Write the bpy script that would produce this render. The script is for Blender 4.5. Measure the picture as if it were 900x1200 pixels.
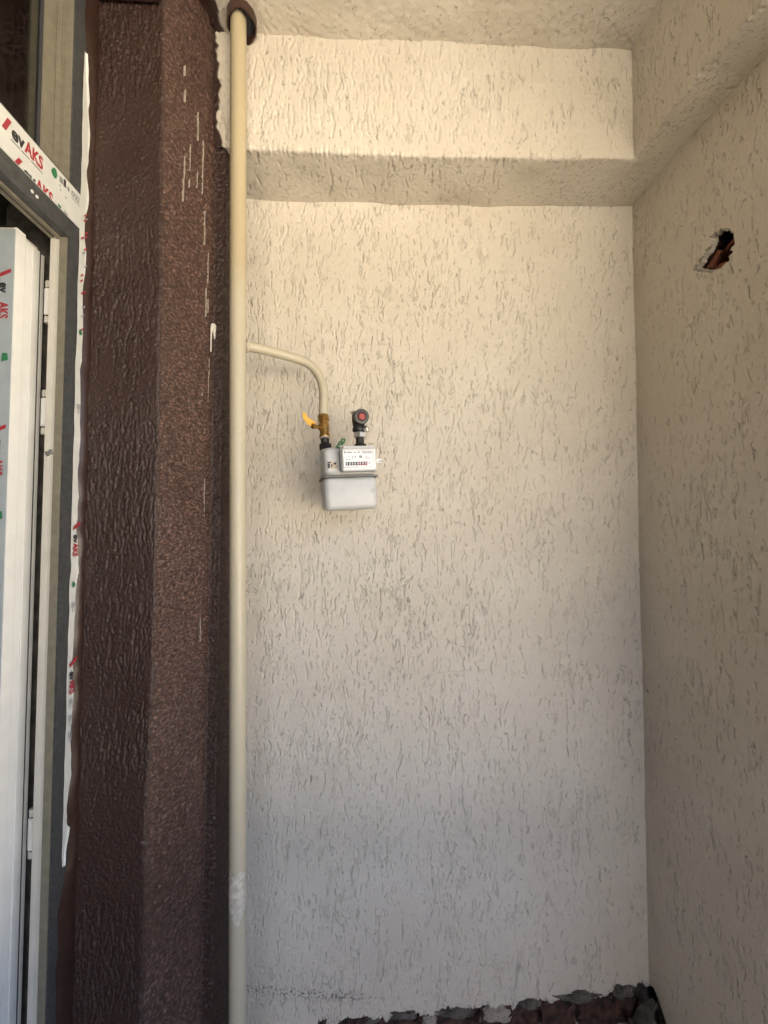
import bpy, bmesh, math, random
import numpy as np
from mathutils import Vector, Matrix, Euler

# ------------------------------------------------------------------ clear
for o in list(bpy.data.objects):
    bpy.data.objects.remove(o, do_unlink=True)
scene = bpy.context.scene
COL = scene.collection
R = math.radians

# ------------------------------------------------------------------ camera
cd = bpy.data.cameras.new('Camera')
cam = bpy.data.objects.new('Camera', cd)
COL.objects.link(cam)
cd.sensor_fit = 'VERTICAL'
cd.sensor_height = 36.0
cd.sensor_width = 27.0
cd.lens = 13.8
cd.clip_start = 0.01
cd.clip_end = 3000
cam.location = (0, 0, 1.52)
cam.rotation_euler = (R(90 + 2.0), 0, R(-2.2))
scene.camera = cam

# ------------------------------------------------------------------ sky, sun, exposure
SUN_ELEV, SUN_AZ = 62.0, 250.0          # azimuth clockwise from +Y (the back wall's direction)
world = bpy.data.worlds.new('World')
scene.world = world
world.use_nodes = True
wn = world.node_tree.nodes
wl = world.node_tree.links
wn.clear()
sky = wn.new('ShaderNodeTexSky')
sky.sky_type = 'NISHITA'
sky.sun_disc = False
sky.sun_elevation = R(SUN_ELEV)
sky.sun_rotation = R(SUN_AZ)
sky.air_density = 0.8
sky.dust_density = 6.0
bg = wn.new('ShaderNodeBackground')
bg.inputs['Strength'].default_value = 0.095
wo = wn.new('ShaderNodeOutputWorld')
wl.new(sky.outputs[0], bg.inputs[0])
wl.new(bg.outputs[0], wo.inputs[0])

sl = bpy.data.lights.new('Sun', 'SUN')
sl.energy = 4.6
sl.angle = R(0.5)
sl.color = (1.0, 0.955, 0.88)
sun = bpy.data.objects.new('Sun', sl)
COL.objects.link(sun)
sdir = Vector((math.sin(R(SUN_AZ)) * math.cos(R(SUN_ELEV)), math.cos(R(SUN_AZ)) * math.cos(R(SUN_ELEV)), math.sin(R(SUN_ELEV))))
sun.rotation_euler = sdir.to_track_quat('Z', 'Y').to_euler()
sun.location = (-6, -2, 8)

scene.cycles.use_denoising = True
scene.cycles.use_guiding = True
scene.cycles.guiding_training_samples = 64
scene.cycles.max_bounces = 7
scene.cycles.diffuse_bounces = 4
scene.cycles.glossy_bounces = 2
scene.cycles.transmission_bounces = 5
scene.cycles.caustics_reflective = False
scene.cycles.caustics_refractive = False
scene.view_settings.view_transform = 'Standard'
scene.view_settings.look = 'None'
scene.view_settings.gamma = 1.0
scene.view_settings.use_curve_mapping = False
scene.view_settings.exposure = 3.5

# ------------------------------------------------------------------ materials
MAT = {}

def newmat(name):
    m = bpy.data.materials.new(name)
    m.use_nodes = True
    nt = m.node_tree
    MAT[name] = m
    return m, nt, nt.nodes, nt.links, nt.nodes['Principled BSDF']

def simple(name, col, rough=0.5, metal=0.0, var=0.08, scale=40.0, bump=0.0, bscale=300.0, spec=0.5):
    """base colour with a little noise in colour and roughness"""
    m, nt, N, L, b = newmat(name)
    tc = N.new('ShaderNodeTexCoord')
    nz = N.new('ShaderNodeTexNoise')
    nz.inputs['Scale'].default_value = scale
    nz.inputs['Detail'].default_value = 5
    L.new(tc.outputs['Object'], nz.inputs['Vector'])
    rp = N.new('ShaderNodeValToRGB')
    rp.color_ramp.elements[0].position = 0.3
    rp.color_ramp.elements[1].position = 0.7
    rp.color_ramp.elements[0].color = tuple(c * (1 - var * 1.6) for c in col) + (1,)
    rp.color_ramp.elements[1].color = tuple(min(1, c * (1 + var)) for c in col) + (1,)
    L.new(nz.outputs['Fac'], rp.inputs['Fac'])
    L.new(rp.outputs['Color'], b.inputs['Base Color'])
    b.inputs['Roughness'].default_value = rough
    b.inputs['Metallic'].default_value = metal
    b.inputs['Specular IOR Level'].default_value = spec
    if bump:
        n2 = N.new('ShaderNodeTexNoise')
        n2.inputs['Scale'].default_value = bscale
        n2.inputs['Detail'].default_value = 4
        L.new(tc.outputs['Object'], n2.inputs['Vector'])
        bp = N.new('ShaderNodeBump')
        bp.inputs['Strength'].default_value = 1.0
        bp.inputs['Distance'].default_value = bump
        L.new(n2.outputs['Fac'], bp.inputs['Height'])
        L.new(bp.outputs['Normal'], b.inputs['Normal'])
    return m

CREAM = (0.65, 0.605, 0.525)
BROWN = (0.035, 0.0175, 0.0135)

def render_mat(name, base, rough, paintable, pit=3.6):
    """sprayed render: slight blotches, sandy micro relief; where the 'paint' attribute is set the brown coat shows"""
    m, nt, N, L, b = newmat(name)
    tc = N.new('ShaderNodeTexCoord')
    def noise(scale, detail=4, vec=None):
        n = N.new('ShaderNodeTexNoise')
        n.inputs['Scale'].default_value = scale
        n.inputs['Detail'].default_value = detail
        L.new(vec or tc.outputs['Object'], n.inputs['Vector'])
        return n.outputs['Fac']
    def ramp(fac, p0, c0, p1, c1):
        r = N.new('ShaderNodeValToRGB')
        r.color_ramp.elements[0].position = p0
        r.color_ramp.elements[1].position = p1
        r.color_ramp.elements[0].color = tuple(c0) + (1,)
        r.color_ramp.elements[1].color = tuple(c1) + (1,)
        L.new(fac, r.inputs['Fac'])
        return r.outputs['Color']
    v = 0.93
    col = ramp(noise(3.2, 6), 0.35, [c * v * f for c, f in zip(base, (1, .985, .96))], 0.65, base)
    # faint grime specks
    sp = ramp(noise(85, 3), 0.63, (0, 0, 0), 0.76, (1, 1, 1))
    mx = N.new('ShaderNodeMix'); mx.data_type = 'RGBA'
    sc = N.new('ShaderNodeMath'); sc.operation = 'MULTIPLY'; sc.inputs[1].default_value = 0.20
    L.new(sp, sc.inputs[0]); L.new(sc.outputs[0], mx.inputs['Factor'])
    L.new(col, mx.inputs['A'])
    mx.inputs['B'].default_value = tuple(c * 0.55 for c in base) + (1,)
    col = mx.outputs['Result']
    if paintable:
        at = N.new('ShaderNodeAttribute'); at.attribute_name = 'paint'
        m2 = N.new('ShaderNodeMix'); m2.data_type = 'RGBA'
        L.new(at.outputs['Fac'], m2.inputs['Factor'])
        L.new(col, m2.inputs['A'])
        m2.inputs['B'].default_value = BROWN + (1,)
        at2 = N.new('ShaderNodeAttribute'); at2.attribute_name = 'damp'
        m3 = N.new('ShaderNodeMix'); m3.data_type = 'RGBA'
        dn = ramp(noise(130, 4), 0.50, (0, 0, 0), 0.60, (1, 1, 1))
        mm = N.new('ShaderNodeMath'); mm.operation = 'MULTIPLY'
        L.new(dn, mm.inputs[0]); L.new(at2.outputs['Fac'], mm.inputs[1])
        L.new(mm.outputs[0], m3.inputs['Factor'])
        L.new(m2.outputs['Result'], m3.inputs['A'])
        m3.inputs['B'].default_value = (0.10, 0.09, 0.08, 1)
        col = m3.outputs['Result']
        mr = N.new('ShaderNodeMapRange')
        L.new(at.outputs['Fac'], mr.inputs['Value'])
        mr.inputs['To Min'].default_value = rough
        mr.inputs['To Max'].default_value = 0.42
        L.new(mr.outputs[0], b.inputs['Roughness'])
    else:
        b.inputs['Roughness'].default_value = rough
        at = N.new('ShaderNodeAttribute'); at.attribute_name = 'dust_sheen'  # dusty flecks that also carry the flank's brighter sheen as colour
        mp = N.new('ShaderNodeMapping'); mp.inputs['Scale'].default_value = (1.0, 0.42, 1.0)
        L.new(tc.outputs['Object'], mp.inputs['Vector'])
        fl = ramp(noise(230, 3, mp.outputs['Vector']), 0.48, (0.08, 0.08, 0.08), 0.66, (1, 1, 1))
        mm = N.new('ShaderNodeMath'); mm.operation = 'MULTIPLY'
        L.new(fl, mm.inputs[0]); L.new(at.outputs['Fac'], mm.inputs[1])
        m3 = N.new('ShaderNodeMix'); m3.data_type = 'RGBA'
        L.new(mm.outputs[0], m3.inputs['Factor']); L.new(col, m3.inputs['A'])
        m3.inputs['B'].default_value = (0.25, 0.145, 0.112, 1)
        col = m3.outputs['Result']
    L.new(col, b.inputs['Base Color'])
    a1 = noise(420, 3); a2 = noise(120, 4)
    def furrow(sc, stretch, halfw, m_sc, m0, off):
        mp = N.new('ShaderNodeMapping')
        mp.inputs['Scale'].default_value = (1.0, 1.0, stretch)
        mp.inputs['Location'].default_value = (off, off * 1.7, off * 0.3)
        L.new(tc.outputs['Object'], mp.inputs['Vector'])
        n1 = noise(sc, 1.5, mp.outputs['Vector'])
        sb = N.new('ShaderNodeMath'); sb.operation = 'SUBTRACT'; sb.inputs[1].default_value = 0.5
        L.new(n1, sb.inputs[0])
        ab = N.new('ShaderNodeMath'); ab.operation = 'ABSOLUTE'; L.new(sb.outputs[0], ab.inputs[0])
        line = ramp(ab.outputs[0], halfw * 0.35, (1, 1, 1), halfw, (0, 0, 0))
        lo = N.new('ShaderNodeMath'); lo.operation = 'MULTIPLY_ADD'
        lo.inputs[1].default_value = 0.34
        L.new(noise(5.5, 3), lo.inputs[0]); L.new(noise(m_sc, 2, mp.outputs['Vector']), lo.inputs[2])
        mask = ramp(lo.outputs[0], m0 + 0.17, (0, 0, 0), m0 + 0.22, (1, 1, 1))
        mu = N.new('ShaderNodeMath'); mu.operation = 'MULTIPLY'
        L.new(line, mu.inputs[0]); L.new(mask, mu.inputs[1])
        return mu.outputs[0]
    f1 = furrow(62, 0.22, 0.018, 56, 0.595, 0.0)
    f2 = furrow(96, 0.25, 0.024, 84, 0.595, 3.1)
    fm = N.new('ShaderNodeMath'); fm.operation = 'MAXIMUM'
    L.new(f1, fm.inputs[0]); L.new(f2, fm.inputs[1])
    pm = N.new('ShaderNodeMath'); pm.operation = 'MULTIPLY'; pm.inputs[1].default_value = -pit
    L.new(fm.outputs[0], pm.inputs[0])
    ad = N.new('ShaderNodeMath'); ad.operation = 'ADD'
    L.new(a1, ad.inputs[0]); L.new(a2, ad.inputs[1])
    bp = N.new('ShaderNodeBump')
    bp.inputs['Strength'].default_value = 0.9
    bp.inputs['Distance'].default_value = 0.0011
    a3 = N.new('ShaderNodeMath'); a3.operation = 'ADD'
    L.new(ad.outputs[0], a3.inputs[0]); L.new(pm.outputs[0], a3.inputs[1])
    L.new(a3.outputs[0], bp.inputs['Height'])
    L.new(bp.outputs['Normal'], b.inputs['Normal'])
    return m

render_mat('cream_render', CREAM, 0.9, True)
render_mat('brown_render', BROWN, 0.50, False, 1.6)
MAT['brown_render'].node_tree.nodes['Principled BSDF'].inputs['Coat Weight'].default_value = 0.0
MAT['brown_render'].node_tree.nodes['Principled BSDF'].inputs['Coat Roughness'].default_value = 0.3
simple('concrete_floor', (0.45, 0.41, 0.35), 0.9, var=0.2, scale=6, bump=0.002, bscale=60)
simple('sandy_ground', (0.44, 0.395, 0.315), 0.95, var=0.15, scale=2)
simple('terracotta', (0.24, 0.085, 0.05), 0.9, var=0.25, scale=120, bump=0.001, bscale=250)
simple('brick_red', (0.062, 0.031, 0.024), 0.92, var=0.6, scale=45, bump=0.003, bscale=120)
simple('mortar', (0.10, 0.09, 0.078), 0.95, var=0.35, scale=35, bump=0.003, bscale=90)
simple('cement_grey', (0.11, 0.10, 0.085), 0.95, var=0.4, scale=45, bump=0.002, bscale=110)
simple('pale_plaster', (0.33, 0.30, 0.255), 0.9, var=0.15, scale=30, bump=0.0015, bscale=150)
simple('brown_paint', BROWN, 0.35, var=0.15, scale=60, bump=0.0006, bscale=150)
simple('white_paint', (0.70, 0.68, 0.62), 0.6, var=0.1, scale=90)
simple('primer', (0.58, 0.53, 0.44), 0.7, var=0.2, scale=70)
simple('dull_paint', (0.42, 0.38, 0.32), 0.7, var=0.2, scale=90)
simple('slate_foil', (0.064, 0.066, 0.068), 0.38, var=0.2, scale=120, bump=0.0001, bscale=600)
simple('cream_plastic', (0.58, 0.56, 0.50), 0.38, var=0.04, scale=25)
simple('white_plastic', (0.78, 0.78, 0.75), 0.35, var=0.03, scale=25)
simple('olive_plastic', (0.20, 0.185, 0.14), 0.45, var=0.1, scale=60)
simple('rubber', (0.045, 0.045, 0.05), 0.6, var=0.1)
simple('film_white', (0.62, 0.635, 0.61), 0.25, var=0.04, scale=30, bump=0.0004, bscale=60)
simple('film_blue', (0.36, 0.41, 0.44), 0.28, var=0.05, scale=30)
simple('ink_black', (0.03, 0.03, 0.035), 0.4)
simple('ink_grey', (0.25, 0.25, 0.27), 0.4)
simple('ink_red', (0.36, 0.035, 0.05), 0.4)
simple('ink_green', (0.04, 0.19, 0.09), 0.4)
simple('dark_interior', (0.14, 0.13, 0.10), 0.9)
simple('meter_grey', (0.50, 0.515, 0.52), 0.36, var=0.05, scale=30, bump=0.0002, bscale=300)
simple('meter_white', (0.76, 0.77, 0.78), 0.3, var=0.02)
simple('meter_grey_dark', (0.16, 0.165, 0.16), 0.5, var=0.1)
simple('label_print', (0.22, 0.23, 0.26), 0.5)
simple('counter_black', (0.015, 0.015, 0.018), 0.25)
simple('counter_red', (0.40, 0.05, 0.05), 0.3)
simple('digit_white', (0.75, 0.75, 0.72), 0.4)
simple('sticker', (0.55, 0.48, 0.36), 0.6, var=0.25, scale=200)
simple('black_iron', (0.028, 0.026, 0.024), 0.5, metal=0.3, var=0.3, scale=120, bump=0.0006, bscale=300)
simple('brass', (0.46, 0.28, 0.09), 0.35, metal=0.9, var=0.25, scale=150, bump=0.0002, bscale=400)
simple('chrome', (0.70, 0.69, 0.66), 0.42, metal=0.85, var=0.1, scale=100)
simple('yellow_plastic', (0.72, 0.38, 0.025), 0.4, var=0.06)
simple('red_plastic', (0.34, 0.055, 0.05), 0.5, var=0.1)
simple('black_plastic', (0.012, 0.012, 0.013), 0.4)
simple('green_wire', (0.03, 0.14, 0.06), 0.5)
simple('sleeve_brown', (0.050, 0.024, 0.017), 0.4, var=0.15, scale=60)

def pipe_mat():
    """enamel in two tones of cream: the upper length was left in an older, yellower coat"""
    m, nt, N, L, b = newmat('pipe_enamel')
    tc = N.new('ShaderNodeTexCoord')
    nz = N.new('ShaderNodeTexNoise'); nz.inputs['Scale'].default_value = 22; nz.inputs['Detail'].default_value = 5
    L.new(tc.outputs['Object'], nz.inputs['Vector'])
    sx = N.new('ShaderNodeSeparateXYZ'); L.new(tc.outputs['Object'], sx.inputs[0])
    ad = N.new('ShaderNodeMath'); ad.operation = 'MULTIPLY_ADD'
    L.new(nz.outputs['Fac'], ad.inputs[0]); ad.inputs[1].default_value = 0.10; L.new(sx.outputs['Z'], ad.inputs[2])
    rp = N.new('ShaderNodeValToRGB')
    rp.color_ramp.elements[0].position = 0.0
    mr = N.new('ShaderNodeMapRange'); L.new(ad.outputs[0], mr.inputs['Value'])
    mr.inputs['From Min'].default_value = 2.17; mr.inputs['From Max'].default_value = 2.28
    L.new(mr.outputs[0], rp.inputs['Fac'])
    rp.color_ramp.elements[0].color = (0.46, 0.42, 0.315, 1)
    rp.color_ramp.elements[1].color = (0.44, 0.375, 0.245, 1)
    n2 = N.new('ShaderNodeTexNoise'); n2.inputs['Scale'].default_value = 160; n2.inputs['Detail'].default_value = 2
    L.new(tc.outputs['Object'], n2.inputs['Vector'])
    r2 = N.new('ShaderNodeValToRGB')
    r2.color_ramp.elements[0].position = 0.72; r2.color_ramp.elements[1].position = 0.76
    r2.color_ramp.elements[0].color = (0, 0, 0, 1); r2.color_ramp.elements[1].color = (.7, .7, .7, 1)
    L.new(n2.outputs['Fac'], r2.inputs['Fac'])
    mx = N.new('ShaderNodeMix'); mx.data_type = 'RGBA'
    L.new(r2.outputs['Color'], mx.inputs['Factor']); L.new(rp.outputs['Color'], mx.inputs['A'])
    mx.inputs['B'].default_value = (0.22, 0.15, 0.09, 1)
    L.new(mx.outputs['Result'], b.inputs['Base Color'])
    b.inputs['Roughness'].default_value = 0.38
    bp = N.new('ShaderNodeBump'); bp.inputs['Distance'].default_value = 0.0012; bp.inputs['Strength'].default_value = 0.6
    L.new(nz.outputs['Fac'], bp.inputs['Height']); L.new(bp.outputs['Normal'], b.inputs['Normal'])
pipe_mat()

def glass_mat():
    m, nt, N, L, b = newmat('window_glass')
    b.inputs['Base Color'].default_value = (0.55, 0.56, 0.48, 1)
    b.inputs['Transmission Weight'].default_value = 1.0
    b.inputs['Roughness'].default_value = 0.03
    b.inputs['IOR'].default_value = 1.5
glass_mat()
MAT['window_glass'].node_tree.nodes['Principled BSDF'].inputs['Coat Weight'].default_value = 1.0
MAT['window_glass'].node_tree.nodes['Principled BSDF'].inputs['Coat IOR'].default_value = 1.9

# ------------------------------------------------------------------ helpers
def tag(o, label=None, cat=None, group=None, kind=None):
    if label: o['label'] = label
    if cat: o['category'] = cat
    if group: o['group'] = group
    if kind: o['kind'] = kind
    return o

def empty(name, loc=(0, 0, 0), rot=(0, 0, 0)):
    o = bpy.data.objects.new(name, None)
    o.empty_display_size = 0.05
    o.location = loc
    o.rotation_euler = rot
    COL.objects.link(o)
    return o

def link(name, me, mat, parent=None, smooth=False):
    o = bpy.data.objects.new(name, me)
    if mat is not None:
        for mm in (mat if isinstance(mat, (list, tuple)) else [mat]):
            me.materials.append(MAT[mm])
    COL.objects.link(o)
    if parent is not None:
        o.parent = parent
    if smooth:
        me.polygons.foreach_set('use_smooth', [True] * len(me.polygons))
    return o

def obj(name, bm, mat, parent=None, smooth=False, bevel=0.0, seg=2):
    if bevel:
        es = [e for e in bm.edges if len(e.link_faces) == 2 and e.calc_face_angle(0) > 0.6]
        bmesh.ops.bevel(bm, geom=es, offset=bevel, segments=seg, affect='EDGES', profile=0.5, clamp_overlap=True)
    bmesh.ops.recalc_face_normals(bm, faces=bm.faces[:])
    me = bpy.data.meshes.new(name)
    bm.to_mesh(me)
    bm.free()
    return link(name, me, mat, parent, smooth)

def box(bm, x0, x1, y0, y1, z0, z1):
    vs = [bm.verts.new(p) for p in ((x0, y0, z0), (x1, y0, z0), (x1, y1, z0), (x0, y1, z0), (x0, y0, z1), (x1, y0, z1), (x1, y1, z1), (x0, y1, z1))]
    for f in ((0, 3, 2, 1), (4, 5, 6, 7), (0, 1, 5, 4), (1, 2, 6, 5), (2, 3, 7, 6), (3, 0, 4, 7)):
        bm.faces.new([vs[i] for i in f])
    return vs

def boxm(*a):
    bm = bmesh.new()
    box(bm, *a)
    return bm

def prism(bm, pts, to3, d):
    """polygon pts extruded: to3(u, v, w) gives a point, w from 0 to d"""
    a = [bm.verts.new(to3(u, v, 0)) for u, v in pts]
    b = [bm.verts.new(to3(u, v, d)) for u, v in pts]
    n = len(pts)
    bm.faces.new(a)
    bm.faces.new(b[::-1])
    for i in range(n):
        bm.faces.new([a[i], a[(i + 1) % n], b[(i + 1) % n], b[i]])

def lathe(bm, prof, origin, axis, seg=24, flats=None):
    """prof: list of (radius, distance along axis)"""
    ax = Vector(axis).normalized()
    t = Vector((0, 0, 1)) if abs(ax.z) < 0.9 else Vector((1, 0, 0))
    u = ax.cross(t).normalized()
    w = ax.cross(u)
    o = Vector(origin)
    rings = []
    for r, d in prof:
        rings.append([bm.verts.new(o + ax * d + (u * math.cos(2 * math.pi * k / seg) + w * math.sin(2 * math.pi * k / seg)) * r) for k in range(seg)])
    for a, b in zip(rings, rings[1:]):
        for k in range(seg):
            bm.faces.new([a[k], a[(k + 1) % seg], b[(k + 1) % seg], b[k]])
    bm.faces.new(rings[0][::-1])
    bm.faces.new(rings[-1])

def tube(bm, pts, radii, seg=20):
    pts = [Vector(p) for p in pts]
    rings = []
    prev = None
    for i, p in enumerate(pts):
        d = (pts[min(i + 1, len(pts) - 1)] - pts[max(i - 1, 0)]).normalized()
        if prev is None:
            t = Vector((0, 1, 0)) if abs(d.y) < 0.9 else Vector((1, 0, 0))
            u = d.cross(t).normalized()
        else:
            u = (prev - d * prev.dot(d)).normalized()
        prev = u
        w = d.cross(u)
        r = radii[i] if isinstance(radii, (list, tuple)) else radii
        rings.append([bm.verts.new(p + (u * math.cos(2 * math.pi * k / seg) + w * math.sin(2 * math.pi * k / seg)) * r) for k in range(seg)])
    for a, b in zip(rings, rings[1:]):
        for k in range(seg):
            bm.faces.new([a[k], a[(k + 1) % seg], b[(k + 1) % seg], b[k]])
    bm.faces.new(rings[0][::-1])
    bm.faces.new(rings[-1])

def spline(pts, n=8):
    """Catmull-Rom through pts"""
    P = [Vector(p) for p in pts]
    P = [P[0] * 2 - P[1]] + P + [P[-1] * 2 - P[-2]]
    out = []
    for i in range(1, len(P) - 2):
        for k in range(n):
            t = k / n
            out.append(0.5 * ((2 * P[i]) + (P[i + 1] - P[i - 1]) * t + (2 * P[i - 1] - 5 * P[i] + 4 * P[i + 1] - P[i + 2]) * t * t + (3 * P[i] - P[i - 1] - 3 * P[i + 1] + P[i + 2]) * t ** 3))
    out.append(P[-2])
    return out

def text_mesh(s, size, bold=0.0):
    c = bpy.data.curves.new('lettering', 'FONT')
    c.body = s
    c.size = size
    c.offset = bold
    c.resolution_u = 3
    o = bpy.data.objects.new('lettering', c)
    COL.objects.link(o)
    bpy.context.view_layer.update()
    dg = bpy.context.evaluated_depsgraph_get()
    me = bpy.data.meshes.new_from_object(o.evaluated_get(dg))
    bpy.data.objects.remove(o, do_unlink=True)
    bpy.data.curves.remove(c)
    me.materials.clear()
    return me

def text_width(me):
    xs = [v.co.x for v in me.vertices]
    return min(xs), max(xs)

# ---- relief fields -------------------------------------------------
def smooth_noise(rng, nv, nu, cv, cu):
    """bilinear value noise, cv x cu cells over the array, eased"""
    g = rng.standard_normal((cv + 2, cu + 2))
    y = np.linspace(0, cv, nv); x = np.linspace(0, cu, nu)
    yi = y.astype(int); xi = x.astype(int)
    fy = (y - yi)[:, None]; fx = (x - xi)[None, :]
    fy = fy * fy * (3 - 2 * fy); fx = fx * fx * (3 - 2 * fx)
    a = g[np.ix_(yi, xi)]; b = g[np.ix_(yi, xi + 1)]; c = g[np.ix_(yi + 1, xi)]; d = g[np.ix_(yi + 1, xi + 1)]
    return (a * (1 - fx) + b * fx) * (1 - fy) + (c * (1 - fx) + d * fx) * fy

def grooves(nv, nu, res, seed, per_m2, length=(0.008, 0.05), width=(0.0022, 0.0045), depth=(0.002, 0.004),
            wander=0.35, density=None, lip=0.35, vertical=True, tilt=0.0):
    """worm-like furrows torn by the grit while the float was pulled down the wall; returns height (negative in the furrow)"""
    rng = np.random.default_rng(seed)
    H = np.zeros((nv, nu), np.float32)
    n = int(per_m2 * nv * nu * res * res)
    for _ in range(n):
        for _try in range(4):
            u = rng.uniform(0, nu); v = rng.uniform(0, nv)
            if density is None or rng.random() < density(u * res, v * res):
                break
        else:
            continue
        L = min(length[1] * 1.6, length[0] + rng.exponential((length[1] - length[0]) * 0.42))
        w = rng.uniform(*width) / res * 0.5
        dp = rng.uniform(*depth)
        steps = max(3, int(L / res / 0.8))
        ang = rng.normal(tilt, 0.18)
        k = int(math.ceil(w * 2.2)) + 1
        for s in range(steps):
            t = s / (steps - 1)
            e = min(1.0, 4 * t + 0.25, 4 * (1 - t) + 0.15)
            ang = ang * 0.92 + rng.normal(0, wander) * 0.5
            du, dv = math.sin(ang) * 0.8, math.cos(ang) * 0.8
            if not vertical:
                du, dv = dv, du
            u += du; v -= dv
            iu, iv = int(round(u)), int(round(v))
            u0, u1, v0, v1 = max(0, iu - k), min(nu, iu + k + 1), max(0, iv - k), min(nv, iv + k + 1)
            if u0 >= u1 or v0 >= v1:
                continue
            yy = np.arange(v0, v1)[:, None] - v; xx = np.arange(u0, u1)[None, :] - u
            d = np.sqrt(xx * xx + yy * yy) / (w * (0.6 + 0.4 * e))
            g = -dp * e * np.clip(1.35 - d * d * 0.8, 0, 1)
            rim = lip * dp * e * np.exp(-((d - 1.75) / 0.45) ** 2) * (xx < 0)
            S = H[v0:v1, u0:u1]
            np.minimum(S, np.where(g < 0, g, S), out=S)
            np.maximum(S, np.where((S >= 0) & (g >= 0), rim, S), out=S)
    return H

def sheet(name, P, N, H, mats, parent=None, keep=None, midx=None, attrs=None):
    """grid P (nv,nu,3) pushed along N by H (nv,nu) -> one mesh"""
    nv, nu = H.shape
    co = (P + N * H[..., None]).astype(np.float32).reshape(-1, 3)
    i = np.arange(nv * nu).reshape(nv, nu)
    q = np.stack([i[:-1, :-1], i[:-1, 1:], i[1:, 1:], i[1:, :-1]], -1)
    mi = np.zeros((nv - 1, nu - 1), np.int32) if midx is None else midx
    if keep is not None:
        q = q[keep]; mi = mi[keep]
    q = q.reshape(-1, 4); mi = mi.reshape(-1)
    me = bpy.data.meshes.new(name)
    me.vertices.add(len(co))
    me.vertices.foreach_set('co', co.ravel())
    me.loops.add(q.size)
    me.loops.foreach_set('vertex_index', q.ravel().astype(np.int32))
    me.polygons.add(len(q))
    me.polygons.foreach_set('loop_start', (np.arange(len(q)) * 4).astype(np.int32))
    me.polygons.foreach_set('material_index', mi.astype(np.int32))
    me.polygons.foreach_set('use_smooth', np.ones(len(q), bool))
    for an, arr in (attrs or {}).items():
        a = me.attributes.new(an, 'FLOAT', 'POINT')
        a.data.foreach_set('value', arr.astype(np.float32).ravel())
    me.update(calc_edges=True)
    return link(name, me, mats, parent)

def lprofile(pts, res, fillet):
    """resample a 2D polyline (with rounded corners) by arc length -> positions, unit normals (left of travel), s"""
    out = []
    pts = [np.array(p, float) for p in pts]
    dense = []
    for k in range(len(pts)):
        if 0 < k < len(pts) - 1:
            a = pts[k] + (pts[k - 1] - pts[k]) / np.linalg.norm(pts[k - 1] - pts[k]) * fillet
            b = pts[k] + (pts[k + 1] - pts[k]) / np.linalg.norm(pts[k + 1] - pts[k]) * fillet
            for t in np.linspace(0, 1, 6):
                dense.append((1 - t) ** 2 * a + 2 * t * (1 - t) * pts[k] + t * t * b)
        else:
            dense.append(pts[k])
    dense = np.array(dense)
    s = np.concatenate([[0], np.cumsum(np.linalg.norm(np.diff(dense, axis=0), axis=1))])
    n = int(s[-1] / res) + 1
    ss = np.linspace(0, s[-1], n)
    q = np.stack([np.interp(ss, s, dense[:, 0]), np.interp(ss, s, dense[:, 1])], -1)
    t = np.gradient(q, axis=0)
    t /= np.linalg.norm(t, axis=1)[:, None]
    nrm = np.stack([-t[:, 1], t[:, 0]], -1)
    return q, nrm, ss

# ------------------------------------------------------------------ dimensions of the place (metres)
D = 1.26            # back wall plane
XR = 0.889          # right wall plane
XL = -0.655         # left wall / door frame plane
YP, XP = 0.9228, -0.4905   # pilaster front plane, pilaster side plane
YB = 1.0855         # back beam face
XB = 0.775          # right beam face
ZS = 2.588          # beam underside
ZC = 2.925          # ceiling
ZF = -0.06          # floor
YEND = -2.4         # where the slab overhead ends, behind the camera

# ------------------------------------------------------------------ setting: ground, floor, ceiling
gm = bmesh.new()
gv = [gm.verts.new(p) for p in ((-900, -900, -0.30), (900, -900, -0.30), (900, 900, -0.30), (-900, 900, -0.30))]
gm.faces.new(gv)
tag(obj('ground', gm, 'sandy_ground'), kind='structure')
tag(obj('floor', boxm(XL - 0.01, XR + 0.13, YEND, D + 0.15, -0.28, ZF), 'concrete_floor'), kind='structure')

rng = np.random.default_rng(5)
res = 0.004
nu = int((XB + 0.02 - (XP - 0.02)) / res); nv = int((YB + 0.01 - 0.55) / res)
U, V = np.meshgrid(np.linspace(XP - 0.02, XB + 0.02, nu), np.linspace(0.55, YB + 0.01, nv))
Hc = grooves(nv, nu, res, 41, 500, (0.006, 0.02), (0.005, 0.009), (0.001, 0.002), wander=0.9) + 0.0006 * smooth_noise(rng, nv, nu, 60, 110) + 0.002 * smooth_noise(rng, nv, nu, 9, 16)
ceil = empty('ceiling', (0, 0, 0)); tag(ceil, kind='structure')
sheet('ceiling_render', np.stack([U, V, np.full_like(U, ZC)], -1), np.broadcast_to(np.array([0, 0, -1.0]), U.shape + (3,)), Hc, 'cream_render', ceil,
      attrs={'paint': np.clip(((-0.4131) + 0.003 * smooth_noise(rng, nv, nu, 40, 2) - U) / 0.004, 0, 1), 'damp': np.zeros_like(Hc)})
obj('slab', boxm(XL - 0.3, XR + 0.16, YEND, D + 0.3, ZC + 0.012, ZC + 0.2), 'pale_plaster', ceil)

# ------------------------------------------------------------------ back wall (with its beam and the bricks bared at its foot)
bw = empty('rendered_wall', (0.2, D, ZF))
tag(bw, 'cream wall of furrowed render behind the grey gas meter, brick bared along its foot', 'wall')
def under(o, parent):
    """keep world coordinates while parenting to an empty that sits elsewhere"""
    o.parent = parent
    o.matrix_parent_inverse = parent_inv(parent)
    return o
def parent_inv(p):
    return (Matrix.Translation(p.location) @ p.rotation_euler.to_matrix().to_4x4()).inverted()

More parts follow.
